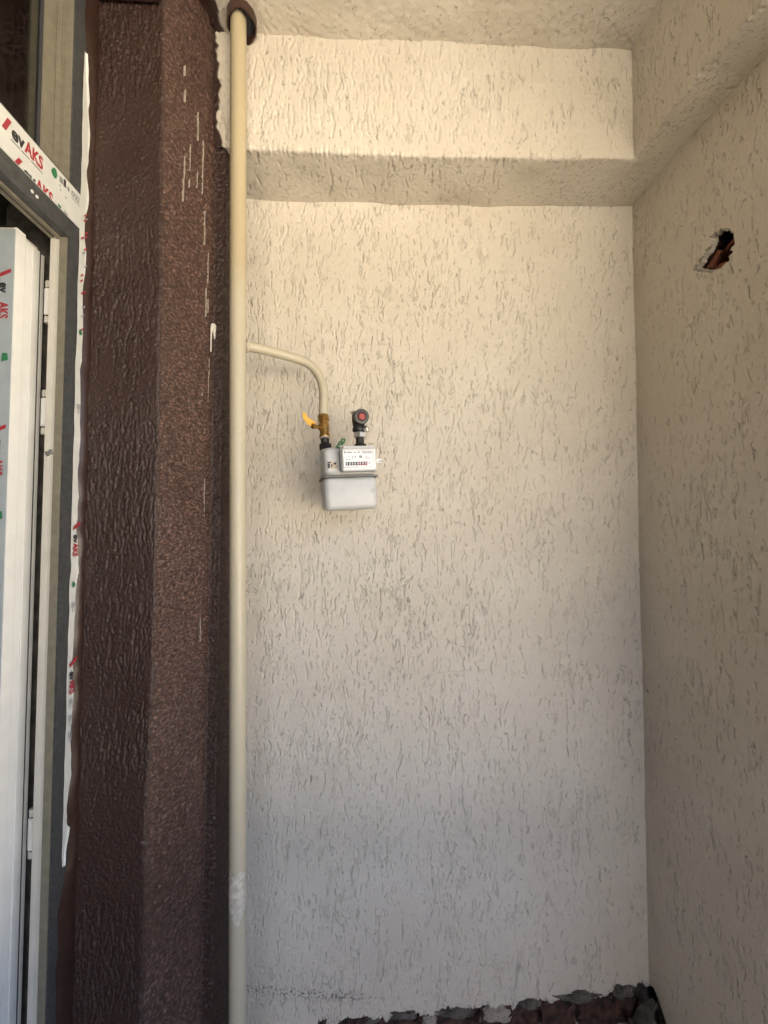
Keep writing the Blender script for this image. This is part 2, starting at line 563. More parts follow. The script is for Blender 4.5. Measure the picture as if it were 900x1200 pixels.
res = 0.0021
X0, X1, Z0, Z1 = XP - 0.012, XR + 0.012, ZF, ZS + 0.02
nu = int((X1 - X0) / res); nv = int((Z1 - Z0) / res)
U, V = np.meshgrid(np.linspace(X0, X1, nu), np.linspace(Z0, Z1, nv))
rng = np.random.default_rng(11)
dn = smooth_noise(rng, nv, nu, 18, 10) * 0.28
def dens_back(u, v):
    x = X0 + u; z = Z0 + v
    b = 0.80 - 0.55 * min(1, max(0, (x - 0.25) / 0.6)) - 0.35 * min(1, max(0, (0.35 - z) / 0.4)) * (x > 0)
    return b + dn[min(nv - 1, int(v / res)), min(nu - 1, int(u / res))]
Hw = grooves(nv, nu, res, 21, 1500, (0.008, 0.040), (0.0016, 0.0028), (0.0030, 0.0060), wander=0.20, density=dens_back, lip=0.06)
Hw += grooves(nv, nu, res, 22, 26, (0.04, 0.13), (0.0016, 0.0022), (0.002, 0.0035), wander=0.06, density=dens_back, lip=0.1)
Hw += 0.00022 * smooth_noise(rng, nv, nu, 420, 220) + 0.0016 * smooth_noise(rng, nv, nu, 11, 6) + 0.0006 * smooth_noise(rng, nv, nu, 40, 24)
# one scratch running sideways
for t in np.linspace(0, 1, 140):
    x = 0.1706 + 0.151 * t; z = 1.035 + 0.030 * t + 0.004 * math.sin(t * 5)
    Hw[int((z - Z0) / res), int((x - X0) / res)] -= 0.0022
# foot of the wall: the render has come away
ex = [-0.6, -0.2, -0.10, -0.02, 0.08, 0.12, 0.18, 0.26, 0.35, 0.42, 0.47, 0.52, 0.60, 0.72, 0.80, 0.84, 0.95]
ez = [-0.07, -0.035, 0.004, 0.018, 0.024, 0.034, 0.030, 0.034, 0.040, 0.028, 0.050, 0.046, 0.058, 0.064, 0.078, 0.070, 0.08]
edge = np.interp(U[0], ex, ez) - 0.022 + 0.008 * smooth_noise(rng, 2, nu, 1, 34)[0] + 0.004 * smooth_noise(rng, 2, nu, 1, 180)[0]
below = V < edge[None, :]
Hw = np.where(below, -0.024 + 0.006 * smooth_noise(rng, nv, nu, 240, 120), Hw)
midx = (below[:-1, :-1] & below[1:, 1:]).astype(np.int32)
paint = np.clip((-0.402 + 0.004 * smooth_noise(rng, nv, nu, 60, 2) - U) / 0.003, 0, 1) * (V < ZS + 0.1)
damp = np.exp(-((V - (0.108 - 0.115 * (U + 0.36))) / 0.016) ** 2) * np.clip((0.12 - U) / 0.2, 0, 1) * 0.8
damp += np.exp(-((V - edge[None, :]) / 0.012) ** 2) * 0.7
sh = sheet('render_coat', np.stack([U, np.full_like(U, D), V], -1), np.broadcast_to(np.array([0, -1.0, 0]), U.shape + (3,)), Hw,
           ['cream_render', 'mortar'], None, midx=midx, attrs={'paint': paint, 'damp': np.clip(damp, 0, 1)})
under(sh, bw)
under(obj('wall_core', boxm(XL - 0.3, XR + 0.3, D + 0.05, D + 0.25, ZF - 0.2, ZC), 'mortar'), bw)

def brick_mesh(w, h, d, seed, rough=0.004):
    r = random.Random(seed)
    bm = bmesh.new()
    box(bm, -w / 2, w / 2, 0, d, -h / 2, h / 2)
    bmesh.ops.subdivide_edges(bm, edges=bm.edges[:], cuts=3, use_grid_fill=True)
    for v in bm.verts:
        if v.co.y < d * 0.4:
            v.co += Vector((r.gauss(0, rough * 0.6), r.gauss(0, rough), r.gauss(0, rough * 0.6)))
    return bm
x = -0.16
k = 0
rr = random.Random(3)
while x < 0.86:
    w = min(rr.choice((0.185, 0.19, 0.12)), 0.875 - x)
    if w > 0.03:
        b = obj('brick', brick_mesh(w - 0.004, 0.085, 0.05, 50 + k, 0.008), 'brick_red')
        b.location = (x + w / 2, D + 0.006 + rr.uniform(-0.004, 0.006), -0.018 + rr.uniform(-0.004, 0.004))
        b.rotation_euler = (rr.uniform(-.05, .05), rr.uniform(-.03, .03), rr.uniform(-.04, .04))
        under(b, bw)
    x += w + 0.004
    k += 1
# lumps of old cement and render that stayed on the bricks
for k, (lx, lz, lw, lh, mt) in enumerate(((0.11, 0.016, 0.075, 0.026, 'cement_grey'), (0.27, 0.016, 0.13, 0.030, 'cement_grey'), (0.405, 0.004, 0.085, 0.05, 'pale_plaster'),
                                          (0.505, 0.030, 0.07, 0.028, 'cement_grey'), (0.66, 0.045, 0.15, 0.03, 'cement_grey'), (0.80, 0.055, 0.06, 0.045, 'cement_grey'),
                                          (0.19, -0.005, 0.04, 0.03, 'pale_plaster'), (0.0, 0.0, 0.06, 0.02, 'cement_grey'))):
    bm = bmesh.new()
    bmesh.ops.create_icosphere(bm, subdivisions=4, radius=1)
    r = random.Random(k)
    ph = [r.uniform(0, 6) for _ in range(6)]
    for v in bm.verts:
        n = 1 + 0.16 * math.sin(5 * v.co.x + ph[0]) + 0.14 * math.sin(7 * v.co.z + ph[1]) + 0.10 * math.sin(17 * v.co.x + ph[2]) * math.sin(13 * v.co.z + ph[3]) + r.gauss(0, 0.07)
        v.co = Vector((v.co.x * lw / 2 * n, v.co.y * 0.014 * n, v.co.z * lh / 2 * n))
    c = obj('mortar_patch', bm, mt)
    c.location = (lx, D + 0.004, lz)
    under(c, bw)

# back beam: face and underside in one coat
res = 0.003
q, nn, ss = lprofile([(YB, ZC + 0.01), (YB, ZS), (D + 0.006, ZS)], res, 0.006)
nv = len(q); xs = np.linspace(XP - 0.012, XB + 0.02, int((XB + 0.032 - XP) / res)); nu = len(xs)
# the underside also runs on to the right wall
xs = np.linspace(XP - 0.012, XR + 0.005, int((XR + 0.017 - XP) / res)); nu = len(xs)
rng = np.random.default_rng(17)
P = np.zeros((nv, nu, 3)); Nn = np.zeros((nv, nu, 3))
P[..., 0] = xs[None]; P[..., 1] = q[:, None, 0]; P[..., 2] = q[:, None, 1]
Nn[..., 1] = -np.abs(nn[:, None, 0]); Nn[..., 2] = -np.abs(nn[:, None, 1])
lev = np.interp(xs, (-0.5, -0.36, 0.17, 0.89), (-0.003, -0.003, -0.008, 0.012))
P[..., 2] += lev[None, :] * np.clip((ZC - P[..., 2]) / (ZC - ZS), 0, 1)
Hb = grooves(nv, nu, res, 31, 1900, (0.009, 0.050), (0.0022, 0.0036), (0.0025, 0.0050), wander=0.13, lip=0.08,
             density=lambda u, v: 0.85 - 0.6 * (u > 0.95) - 0.62 * (v > 0.36) - 0.9 * (abs(v - 0.347) < 0.03))
Hb += 0.0004 * smooth_noise(rng, nv, nu, 150, 380) + 0.0018 * smooth_noise(rng, nv, nu, 6, 14)
# ragged arris where the two coats meet
arr = np.exp(-((ss - (ZC + 0.01 - ZS)) / 0.012) ** 2)[:, None]
Hb += arr * (0.0016 * smooth_noise(rng, 2, nu, 1, 330)[0][None] + 0.0012 * smooth_noise(rng, 2, nu, 1, 120)[0][None])
pe = np.interp(P[..., 2], (2.54, 2.591, 2.64, 2.765, 2.916, 3.02), (-0.395, -0.410, -0.425, -0.422, -0.434, -0.445))
paint = np.clip((pe + 0.003 * smooth_noise(rng, nv, nu, 40, 1) - P[..., 0]) / 0.004, 0, 1)
keep = ~((P[:-1, :-1, 0] > XB + 0.012) & (P[:-1, :-1, 1] < YB + 0.012))
beam = sheet('beam', P, Nn, Hb, 'cream_render', None, keep=keep, attrs={'paint': paint, 'damp': np.zeros_like(paint)})
under(beam, bw)

# ------------------------------------------------------------------ right wall, its beam, the broken hole
rw = empty('rendered_wall', (XR, 0.6, ZF))
tag(rw, 'shaded cream render side wall with a broken hole showing brick', 'wall')
YR0 = 0.74
res = 0.0029
nu = int((D + 0.012 - YR0) / res); nv = int((ZS + 0.02 - ZF) / res)
U, V = np.meshgrid(np.linspace(YR0, D + 0.012, nu), np.linspace(ZF, ZS + 0.02, nv))
rng = np.random.default_rng(23)
dn2 = smooth_noise(rng, nv, nu, 14, 5) * 0.3
Hr = grooves(nv, nu, res, 51, 800, (0.008, 0.036), (0.0020, 0.0032), (0.0025, 0.0050), wander=0.20, lip=0.05,
             density=lambda u, v: 0.42 - 0.25 * (v < 0.45) + 0.35 * (u < 0.3) + dn2[min(nv - 1, int(v / res)), min(nu - 1, int(u / res))])
Hr += 0.00025 * smooth_noise(rng, nv, nu, 420, 90) + 0.0012 * smooth_noise(rng, nv, nu, 9, 3) + 0.0004 * smooth_noise(rng, nv, nu, 40, 10)
HOLE = [(0.9628, 2.2674), (0.9428, 2.2690), (0.918, 2.2465), (0.9155, 2.2291), (0.9111, 2.2201), (0.9200, 2.2000), (0.9263, 2.1846), (0.936, 2.1795), (0.9622, 2.1823),
        (0.9893, 2.2034), (1.0069, 2.2183), (0.9990, 2.2270), (0.9883, 2.2337), (0.975, 2.2380), (0.9635, 2.2467)]
def inside(Y, Z, poly):
    r = np.zeros(Y.shape, bool)
    n = len(poly)
    for i in range(n):
        (x1, y1), (x2, y2) = poly[i], poly[(i + 1) % n]
        c = ((y1 > Z) != (y2 > Z)) & (Y < (x2 - x1) * (Z - y1) / (y2 - y1 + 1e-12) + x1)
        r ^= c
    return r
hc = np.array(HOLE).mean(0)
HOLE = [(hc[0] + (y - hc[0]) * 1.13 - 0.003, hc[1] + (z - hc[1]) * 1.08) for y, z in HOLE]
jit = 0.0016 * smooth_noise(rng, nv, nu, 400, 90)
hole = inside(U + jit, V + jit, HOLE)
big = inside(hc[0] + (U - hc[0]) / 1.10 + jit * 2 - 0.003, hc[1] + (V - hc[1]) / 1.05 + jit * 2, HOLE)
chip = big & ~hole
Hr = np.where(chip, -0.004 + 0.002 * smooth_noise(rng, nv, nu, 400, 90), Hr)
Hr = np.where(hole, -0.014, Hr)
edge_r = np.interp(U[0], (0.5, 1.10, 1.15, 1.19, 1.235, 1.26), (-0.2, -0.06, 0.0, 0.035, 0.078, 0.085)) + 0.004 * smooth_noise(rng, 2, nu, 1, 30)[0]
lowr = V < edge_r[None]
Hr = np.where(lowr, -0.028 + 0.004 * smooth_noise(rng, nv, nu, 200, 60), Hr)
midx = np.zeros((nv - 1, nu - 1), np.int32)
midx[(lowr[:-1, :-1])] = 1
midx[chip[:-1, :-1]] = 2
keep = ~(hole[:-1, :-1] & hole[1:, 1:] & hole[1:, :-1] & hole[:-1, 1:])
zero = np.zeros_like(Hr)
sh = sheet('render_coat', np.stack([np.full_like(U, XR), U, V], -1), np.broadcast_to(np.array([-1.0, 0, 0]), U.shape + (3,)), Hr,
           ['cream_render', 'mortar', 'pale_plaster'], None, keep=keep, midx=midx, attrs={'paint': zero, 'damp': zero})
under(sh, rw)
YRE = 0.50       # the side wall is a stub; past it the balcony is open over a parapet
under(obj('wall_core', boxm(XR + 0.13, XR + 0.25, YRE, D + 0.05, ZF - 0.2, ZC), 'mortar'), rw)
under(obj('wall_section', boxm(XR, XR + 0.13, YRE, YR0 + 0.002, ZF, ZC), 'cream_render'), rw)
# hollow of the broken brick behind the hole
bm = bmesh.new()
big_poly = [(hc[0] + (y - hc[0]) * 1.12, hc[1] + (z - hc[1]) * 1.12) for y, z in HOLE]
a = [bm.verts.new((XR + 0.011, y, z)) for y, z in big_poly]
b = [bm.verts.new((XR + 0.12, hc[0] + (y - hc[0]) * 1.1, hc[1] + (z - hc[1]) * 1.1)) for y, z in big_poly]
for i in range(len(a)):
    bm.faces.new([a[i], a[(i + 1) % len(a)], b[(i + 1) % len(a)], b[i]])
bm.faces.new(b)
under(obj('hole_lining', bm, 'brick_red'), rw)
for k, (pts, x0, dx) in enumerate((
        ([(1.004, 2.214), (0.985, 2.205), (0.955, 2.230), (0.966, 2.240)], 0.020, 0.030),
        ([(0.966, 2.240), (0.955, 2.230), (0.925, 2.246), (0.932, 2.250)], 0.034, 0.05),
        ([(0.975, 2.190), (0.960, 2.184), (0.935, 2.182), (0.937, 2.190), (0.955, 2.195)], 0.016, 0.025),
        ([(0.990, 2.206), (0.976, 2.193), (0.970, 2.197), (0.984, 2.210)], 0.024, 0.02))):
    bm = bmesh.new()
    prism(bm, pts, lambda u, v, w, x0=x0: (XR + x0 + w, u, v), dx)
    under(obj('brick_shard', bm, 'terracotta', bevel=0.001, seg=1), rw)
# right beam
res = 0.003
q, nn, ss = lprofile([(XB, ZC + 0.01), (XB, ZS), (XR + 0.004, ZS)], res, 0.006)
ys = np.linspace(0.62, YB + 0.022, int((YB - 0.598) / res)); nv = len(ys); nu = len(q)
rng = np.random.default_rng(29)
P = np.zeros((nv, nu, 3)); Nn = np.zeros((nv, nu, 3))
P[..., 1] = ys[:, None]; P[..., 0] = q[None, :, 0]; P[..., 2] = q[None, :, 1]
Nn[..., 0] = -np.abs(nn[None, :, 0]); Nn[..., 2] = -np.abs(nn[None, :, 1])
lev = np.interp(ys, (0.6, 0.72, 0.85, 1.09), (-0.045, -0.034, -0.008, 0.010))
P[..., 2] += lev[:, None] * np.clip((ZC - P[..., 2]) / (ZC - ZS), 0, 1)
Hb = grooves(nv, nu, res, 61, 250, (0.006, 0.03), (0.004, 0.006), (0.002, 0.0035), wander=0.4, vertical=False) + 0.0003 * smooth_noise(rng, nv, nu, 150, 150) + 0.0012 * smooth_noise(rng, nv, nu, 5, 5)
arr = np.exp(-((ss - (ZC + 0.01 - ZS)) / 0.012) ** 2)[None, :]
Hb += arr * 0.0007 * smooth_noise(rng, 2, nv, 1, 120)[0][:, None]
z0 = np.zeros_like(Hb)
under(sheet('beam', P, Nn, Hb, 'cream_render', None, attrs={'paint': z0, 'damp': z0}), rw)
under(obj('beam_section', boxm(XB, XR + 0.13, YEND, 0.625, ZS - 0.04, ZC + 0.005), 'cream_render'), rw)
under(obj('parapet', boxm(XR, XR + 0.13, YEND, YRE - 0.002, ZF, 0.55), 'cream_render'), rw)

# ------------------------------------------------------------------ brown pilaster by the door
pil = empty('pilaster', (-0.57, 1.09, ZF))
tag(pil, 'dark brown painted render pilaster between the door frame and the gas pipe', 'pilaster')
res = 0.0022
q, nn, ss = lprofile([(XL - 0.012, YP), (XP, YP), (-0.430, 1.083), (-0.402, 1.083), (-0.402, D + 0.01)], res, 0.004)
zs = np.linspace(ZF, ZC + 0.01, int((ZC + 0.01 - ZF) / res)); nv = len(zs); nu = len(q)
SS = np.broadcast_to(ss[None, :], (nv, nu))
rng = np.random.default_rng(37)
P = np.zeros((nv, nu, 3)); Nn = np.zeros((nv, nu, 3))
P[..., 0] = q[None, :, 0]; P[..., 1] = q[None, :, 1]; P[..., 2] = zs[:, None]
Nn[..., 0] = np.abs(nn[None, :, 0]); Nn[..., 1] = -np.abs(nn[None, :, 1])
# the arris is hand run: it wavers a few millimetres
wav = np.interp(zs, (-0.1, 0.42, 0.975, 1.164, 1.512, 1.83, 2.155, 2.787, 3.0), (-0.010, -0.010, -0.008, 0.0005, 0.0, 0.0012, -0.001, -0.0095, -0.011)) + 0.0012 * smooth_noise(rng, nv, 2, 60, 1)[:, 0] + 0.0008 * smooth_noise(rng, nv, 2, 260, 1)[:, 0]
P[..., 0] += wav[:, None] * np.clip((P[..., 0] - XL) / (XP - XL), 0, 1) * np.exp(-np.clip(P[..., 1] - YP, 0, 1) / 0.12)
sc = XP - XL + 0.012
pn = smooth_noise(np.random.default_rng(81), nv, 2, 22, 1)
Hp = grooves(nv, nu, res, 71, 4200, (0.008, 0.075), (0.0020, 0.0034), (0.0010, 0.0030), wander=0.15, density=lambda u, v: (0.45 + 0.5 * pn[min(nv - 1, int(v / res)), 0] - 0.25 * abs(u - 0.09) / 0.09) if u < sc else 0.0, lip=0.6)
Hp += grooves(nv, nu, res, 72, 12000, (0.003, 0.009), (0.0026, 0.004), (0.0010, 0.0026), wander=0.9, density=lambda u, v: 0.9 if u > sc else 0.15, lip=0.9)
Hp += 0.0004 * rng.standard_normal((nv, nu)) * np.where(ss[None, :] > sc, 1.6, 0.7) + 0.0003 * smooth_noise(rng, nv, nu, 500, 90) + 0.0016 * smooth_noise(rng, nv, nu, 30, 6) + 0.0004 * smooth_noise(rng, nv, nu, 1000, 170)
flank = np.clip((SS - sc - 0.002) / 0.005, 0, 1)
# under the beam the chase stands flush with it; above it is swallowed by the beam
P[..., 1] += np.where(P[..., 1] > 1.05, np.clip((zs[:, None] - (ZS - 0.012)) / 0.006, 0, 1) * 0.022, 0)
Hp += flank * 0.0009 * smooth_noise(rng, nv, nu, 520, 36)
dust_sheen = flank * np.clip(0.62 + 0.12 * smooth_noise(rng, nv, nu, 16, 4), 0.15, 0.9) * np.where(SS > sc + 0.168, 0.12, 1.0) + (1 - flank) * 0.05  # flank's lit look painted in as paler flecks; chase recess kept darker
under(sheet('render_coat', P, Nn, Hp, 'brown_render', None, attrs={'dust_sheen': dust_sheen}), pil)
# the lintel that runs on over the door
under(obj('lintel', boxm(XL - 0.20, XP - 0.012, -1.2, YP - 0.006, 2.772, ZC + 0.005), 'brown_paint', bevel=0.004), pil)
# smooth bead run down the joint between frame and pilaster
bm = bmesh.new()
rngb = random.Random(8)
zz = np.arange(ZF, 2.775, 0.012)
wob = smooth_noise(np.random.default_rng(9), len(zz), 2, 40, 1)[:, 0]
wob2 = smooth_noise(np.random.default_rng(10), len(zz), 2, 110, 1)[:, 0]
rows = []
for z, a, a2 in zip(zz, wob, wob2):
    y0 = 0.9065 + 0.0022 * a + 0.0016 * a2
    if z < 0.80:
        y0 -= 0.022 * min(1, (0.80 - z) / 0.10)
    elif z < 1.02:
        y0 += 0.0 - 0.010 * math.exp(-((z - 0.90) / 0.035) ** 2)
    if z > 2.50:
        y0 -= 0.014 * min(1, (z - 2.5) / 0.12)
    row = []
    for t in np.linspace(0, 1, 7):
        y = y0 + (YP + 0.003 - y0) * t
        xx = XL + 0.0005 + 0.0085 * math.sin(t * math.pi * 0.62) + 0.0005 * a2
        row.append(bm.verts.new((xx, y, z)))
    rows.append(row)
for a, b in zip(rows, rows[1:]):
    for i in range(6):
        bm.faces.new([a[i], a[i + 1], b[i + 1], b[i]])
under(obj('sealant_bead', bm, 'brown_paint', smooth=True), pil)

# white paint runs and scratches on the pilaster's flank
bm = bmesh.new()
rs = random.Random(14)
def on_flank(y, z, lift):
    """from distances measured on a square flank to the splayed one"""
    t = 0.8326 / (0.49 + 0.3707 * y)
    return (-0.49 * t + 0.94 * lift, y * t - 0.35 * lift, 1.52 + (z - 1.52) * t)
def streak(bm, y, z0, z1, w):
    n = max(3, int((z1 - z0) / 0.012))
    L, Rr = [], []
    for i in range(n + 1):
        t = i / n
        ww = w * (0.06 + 0.94 * math.sin(math.pi * min(1, t)) ** 0.7) * rs.uniform(0.5, 1.15)
        yy = y + rs.gauss(0, 0.0006)
        z = z0 + (z1 - z0) * t
        L.append((yy - ww / 2, z)); Rr.append((yy + ww / 2, z))
    a = [bm.verts.new(on_flank(p[0], p[1], 0.0032)) for p in L]
    b = [bm.verts.new(on_flank(p[0], p[1], 0.0032)) for p in Rr]
    c = [bm.verts.new(on_flank(p[0], p[1], -0.004)) for p in L]
    d = [bm.verts.new(on_flank(p[0], p[1], -0.004)) for p in Rr]
    for i in range(n):
        bm.faces.new([a[i], b[i], b[i + 1], a[i + 1]])
        bm.faces.new([c[i], a[i], a[i + 1], c[i + 1]])
        bm.faces.new([b[i], d[i], d[i + 1], b[i + 1]])
for y, lo, hi, n, w in ((1.026, 2.36, 2.46, 2, 0.004), (1.056, 2.40, 2.54, 2, 0.004), (1.10, 2.45, 2.75, 4, 0.0032), (1.135, 2.40, 2.80, 5, 0.0030), (1.154, 1.75, 2.5, 3, 0.0014),
                        (1.172, 1.6, 2.40, 2, 0.0013), (1.186, 1.4, 2.4, 3, 0.0012), (1.07, 1.75, 2.1, 1, 0.0014), (1.165, 0.95, 1.5, 1, 0.001), (1.02, 2.55, 2.72, 2, 0.003), (1.198, 1.7, 2.3, 2, 0.0012)):
    for _ in range(n):
        z = rs.uniform(lo, hi)
        L = rs.uniform(0.02, 0.085) * (1.0 if z > 2.35 else 1.7)
        streak(bm, y + rs.gauss(0, 0.002), z, min(z + L, ZC - 0.05), w * (rs.uniform(0.22, 0.5) if z > 2.35 else rs.uniform(0.3, 0.6)))
o = obj('paint_scratches', bm, 'dull_paint'); o['kind'] = 'stuff'
under(o, pil)
# hooked run of white paint
bm = bmesh.new()
path = spline([on_flank(*p) for p in ((1.2105, 2.055, 0.003), (1.2095, 2.10, 0.004), (1.212, 2.128, 0.005), (1.224, 2.143, 0.005), (1.232, 2.13, 0.004), (1.240, 2.10, 0.004), (1.2485, 2.068, 0.004))], 6)
n = len(path)
tube(bm, path, [0.0018 + 0.0052 * math.exp(-((i / (n - 1) - 0.5) / 0.2) ** 2) for i in range(n)], 8)
under(obj('paint_run', bm, 'white_paint', smooth=True), pil)

# ------------------------------------------------------------------ house wall on the left (out of frame) and the room behind the door
hw = empty('house_wall', (XL - 0.1, -1.0, ZF))
tag(hw, 'brown rendered house wall that the balcony door is set in', 'wall')
under(obj('wall_section', boxm(XL - 0.2, XL - 0.01, YEND, -0.13, ZF, ZC + 0.01), 'brown_render'), hw)
under(obj('wall_section', boxm(XL - 0.2, XR + 0.13, YEND - 0.13, YEND - 0.002, ZF - 0.2, 1.2), 'cream_render'), hw)  # unseen rear parapet, added behind the camera; height set to limit light
bm = bmesh.new()
box(bm, -3.2, XL - 0.06, -1.4, -1.35, ZF, 2.98)
box(bm, -3.2, XL - 0.06, D + 0.28, D + 0.33, ZF, 2.98)
box(bm, -3.25, -3.2, -1.4, D + 0.3, ZF, 2.98)
box(bm, -3.25, XL - 0.20, -1.4, D + 0.3, 2.93, 2.98)
box(bm, -3.25, XL - 0.011, -1.4, D + 0.3, ZF - 0.1, ZF - 0.02)
under(obj('room_shell', bm, 'dark_interior'), hw)
under(obj('wall_core', boxm(XL - 0.2, XP - 0.02, YP + 0.012, D + 0.05, ZF, ZC), 'mortar'), hw)

# ------------------------------------------------------------------ balcony door
door = empty('balcony_door', (XL, 0.86, ZF))
tag(door, 'open plastic balcony door with slate frame and printed film, beside the brown pilaster', 'door')
def dpart(name, bm, mat, parent=None, **kw):
    o = obj(name, bm, mat, **kw)
    p = parent or door
    o.parent = p
    if p is door:
        o.matrix_parent_inverse = parent_inv(door)
    return o
ZT = 2.153      # opening's head
jamb = dpart('jamb', boxm(XL - 0.004, XL, 0.8632, 0.9222, ZF, 2.775), 'slate_foil', bevel=0.0015)
dpart('jamb_lip', boxm(XL - 0.0205, XL - 0.0045, 0.8625, 0.9222, ZF, 2.775), 'olive_plastic', jamb, bevel=0.0012)
for z0_, z1_, mt in ((ZF, 2.2095, 'cream_plastic'), (2.2105, 2.775, 'olive_plastic')):
    dpart('jamb_rebate', boxm(XL - 0.0295, XL - 0.021, 0.8650, 0.9222, z0_, z1_), mt, jamb, bevel=0.0012)
    dpart('jamb_inner', boxm(XL - 0.041, XL - 0.0300, 0.8640, 0.9222, z0_, z1_), mt, jamb, bevel=0.0014)
dpart('hinge_stile', boxm(XL - 0.048, XL - 0.0415, 0.8900, 0.9222, ZF, 2.775), 'cream_plastic', jamb, bevel=0.0014)
dpart('jamb', boxm(XL - 0.06, XL, -0.128, -0.03, ZF, 2.775), 'slate_foil', bevel=0.002)
tr = dpart('transom', boxm(XL - 0.018, XL + 0.0005, -0.03, 0.8628, 2.150, 2.272), 'slate_foil', bevel=0.0022)
dpart('transom_lip', boxm(XL - 0.026, XL - 0.0185, -0.03, 0.8620, 2.146, 2.276), 'olive_plastic', tr, bevel=0.001)
dpart('transom_rebate', boxm(XL - 0.033, XL - 0.0265, -0.03, 0.8648, 2.152, 2.270), 'olive_plastic', tr, bevel=0.001)
dpart('transom_inner', boxm(XL - 0.042, XL - 0.0335, -0.03, 0.8635, 2.148, 2.272), 'olive_plastic', tr, bevel=0.001)
dpart('head_rail', boxm(XL - 0.06, XL - 0.002, -0.03, 0.8625, 2.70, 2.772), 'slate_foil', bevel=0.002)
# weep holes under the film
for y in (0.7655, 0.7765):
    bm = bmesh.new()
    lathe(bm, [(0.0032, 0), (0.0032, 0.0015), (0.002, 0.002)], (XL + 0.0004, y, 2.168 - (y - 0.77) * 0.1), (1, 0, 0), 10)
    dpart('weep_cap', bm, 'film_white', tr)
# upper light
bead = dpart('glazing_bead', boxm(XL - 0.062, XL - 0.0422, 0.835, 0.8660, 2.273, 2.699), 'olive_plastic', bevel=0.003)
dpart('bead_gasket', boxm(XL - 0.060, XL - 0.0455, 0.831, 0.8345, 2.273, 2.699), 'rubber', bead)
gl = dpart('glass_pane', boxm(XL - 0.056, XL - 0.050, -0.03, 0.850, 2.262, 2.71), 'window_glass')
# printed protective film on the transom
film = dpart('protective_film', boxm(XL + 0.0008, XL + 0.0018, -0.03, 0.8895, 2.190, 2.268), 'film_white')

def place_text(s, size, y, z, mat, parent, squeeze=1.0, bold=0.0, cut=None, up=True, x=XL + 0.0024, shear=0.0):
    """text on the frame's outer face. up=False: letters read down the frame"""
    me = text_mesh(s, size, bold)
    bm = bmesh.new(); bm.from_mesh(me); bpy.data.meshes.remove(me)
    for v in bm.verts:
        a, b = v.co.x * squeeze + shear * v.co.y, v.co.y
        v.co = Vector((x, y + a, z + b)) if up else Vector((x, y + b, z - a))
    if cut is not None:
        g = bm.verts[:] + bm.edges[:] + bm.faces[:]
        bmesh.ops.bisect_plane(bm, geom=g, plane_co=(0, 0, cut), plane_no=(0, 0, -1), clear_outer=True)
    w = max((v.co.y for v in bm.verts), default=y) if up else min((v.co.z for v in bm.verts), default=z)
    dpart('lettering', bm, mat, parent)
    return w

def bar(y0, y1, z0, z1, mat, parent, slant=0.0, x=XL + 0.0024):
    bm = bmesh.new()
    prism(bm, [(y0, z0), (y1, z0), (y1 + slant, z1), (y0 + slant, z1)], lambda u, v, w: (x + w, u, v), 0.0004)
    return dpart('print_mark', bm, mat, parent)

def logo(y, z, size, cut=None):
    bar(y - 0.019, y - 0.011, z, z + size * 0.75, 'ink_red', film, slant=0.010) if cut is None else bar(y - 0.019, y - 0.011, max(cut, z), z + size * 0.75, 'ink_red', film, slant=0.008)
    w = place_text('ev', size, y, z, 'ink_black', film, 0.82, 0.0012, cut)
    place_text('AKS', size, w + 0.001, z, 'ink_red', film, 0.66, 0.0012, cut)
logo(0.7175, 2.2300, 0.0345)
bar(0.716, 0.735, 2.2225, 2.2245, 'ink_grey', film)
bar(0.738, 0.756, 2.2225, 2.2245, 'ink_grey', film)
bar(0.759, 0.786, 2.2225, 2.2245, 'ink_grey', film)
logo(0.7440, 2.1790, 0.0345, cut=2.1905)
logo(0.560, 2.2300, 0.0345)
logo(0.590, 2.1790, 0.0345, cut=2.1905)
# little leaf mark, grey symbols and a boxed mark further along
bm = bmesh.new()
prism(bm, [(0.806, 2.249), (0.810, 2.258), (0.814, 2.262), (0.819, 2.261), (0.822, 2.252), (0.820, 2.244), (0.815, 2.240), (0.810, 2.243)], lambda u, v, w: (XL + 0.0024 + w, u, v), 0.0004)
dpart('leaf_mark', bm, 'ink_green', film)
bar(0.828, 0.838, 2.246, 2.258, 'ink_grey', film)
bar(0.840, 0.845, 2.246, 2.262, 'ink_black', film)
bar(0.850, 0.855, 2.246, 2.254, 'ink_grey', film)
for (a, b, c, d) in ((0.862, 0.884, 2.254, 2.2556), (0.862, 0.884, 2.245, 2.2466), (0.862, 0.8635, 2.246, 2.2555), (0.8825, 0.884, 2.246, 2.2555), (0.868, 0.8695, 2.247, 2.2535), (0.875, 0.8765, 2.247, 2.2535), (0.862, 0.886, 2.239, 2.2402)):
    bar(a, b, c, d, 'ink_grey', film)
bar(0.826, 0.834, 2.1905, 2.196, 'ink_green', film)
bar(0.842, 0.852, 2.1905, 2.194, 'ink_grey', film)
for (yy, z2) in ((0.828, 2.236), (0.83, 2.228), (0.845, 2.224)):
    bar(yy, yy + 0.003, z2, z2 + 0.003, 'ink_grey', film)

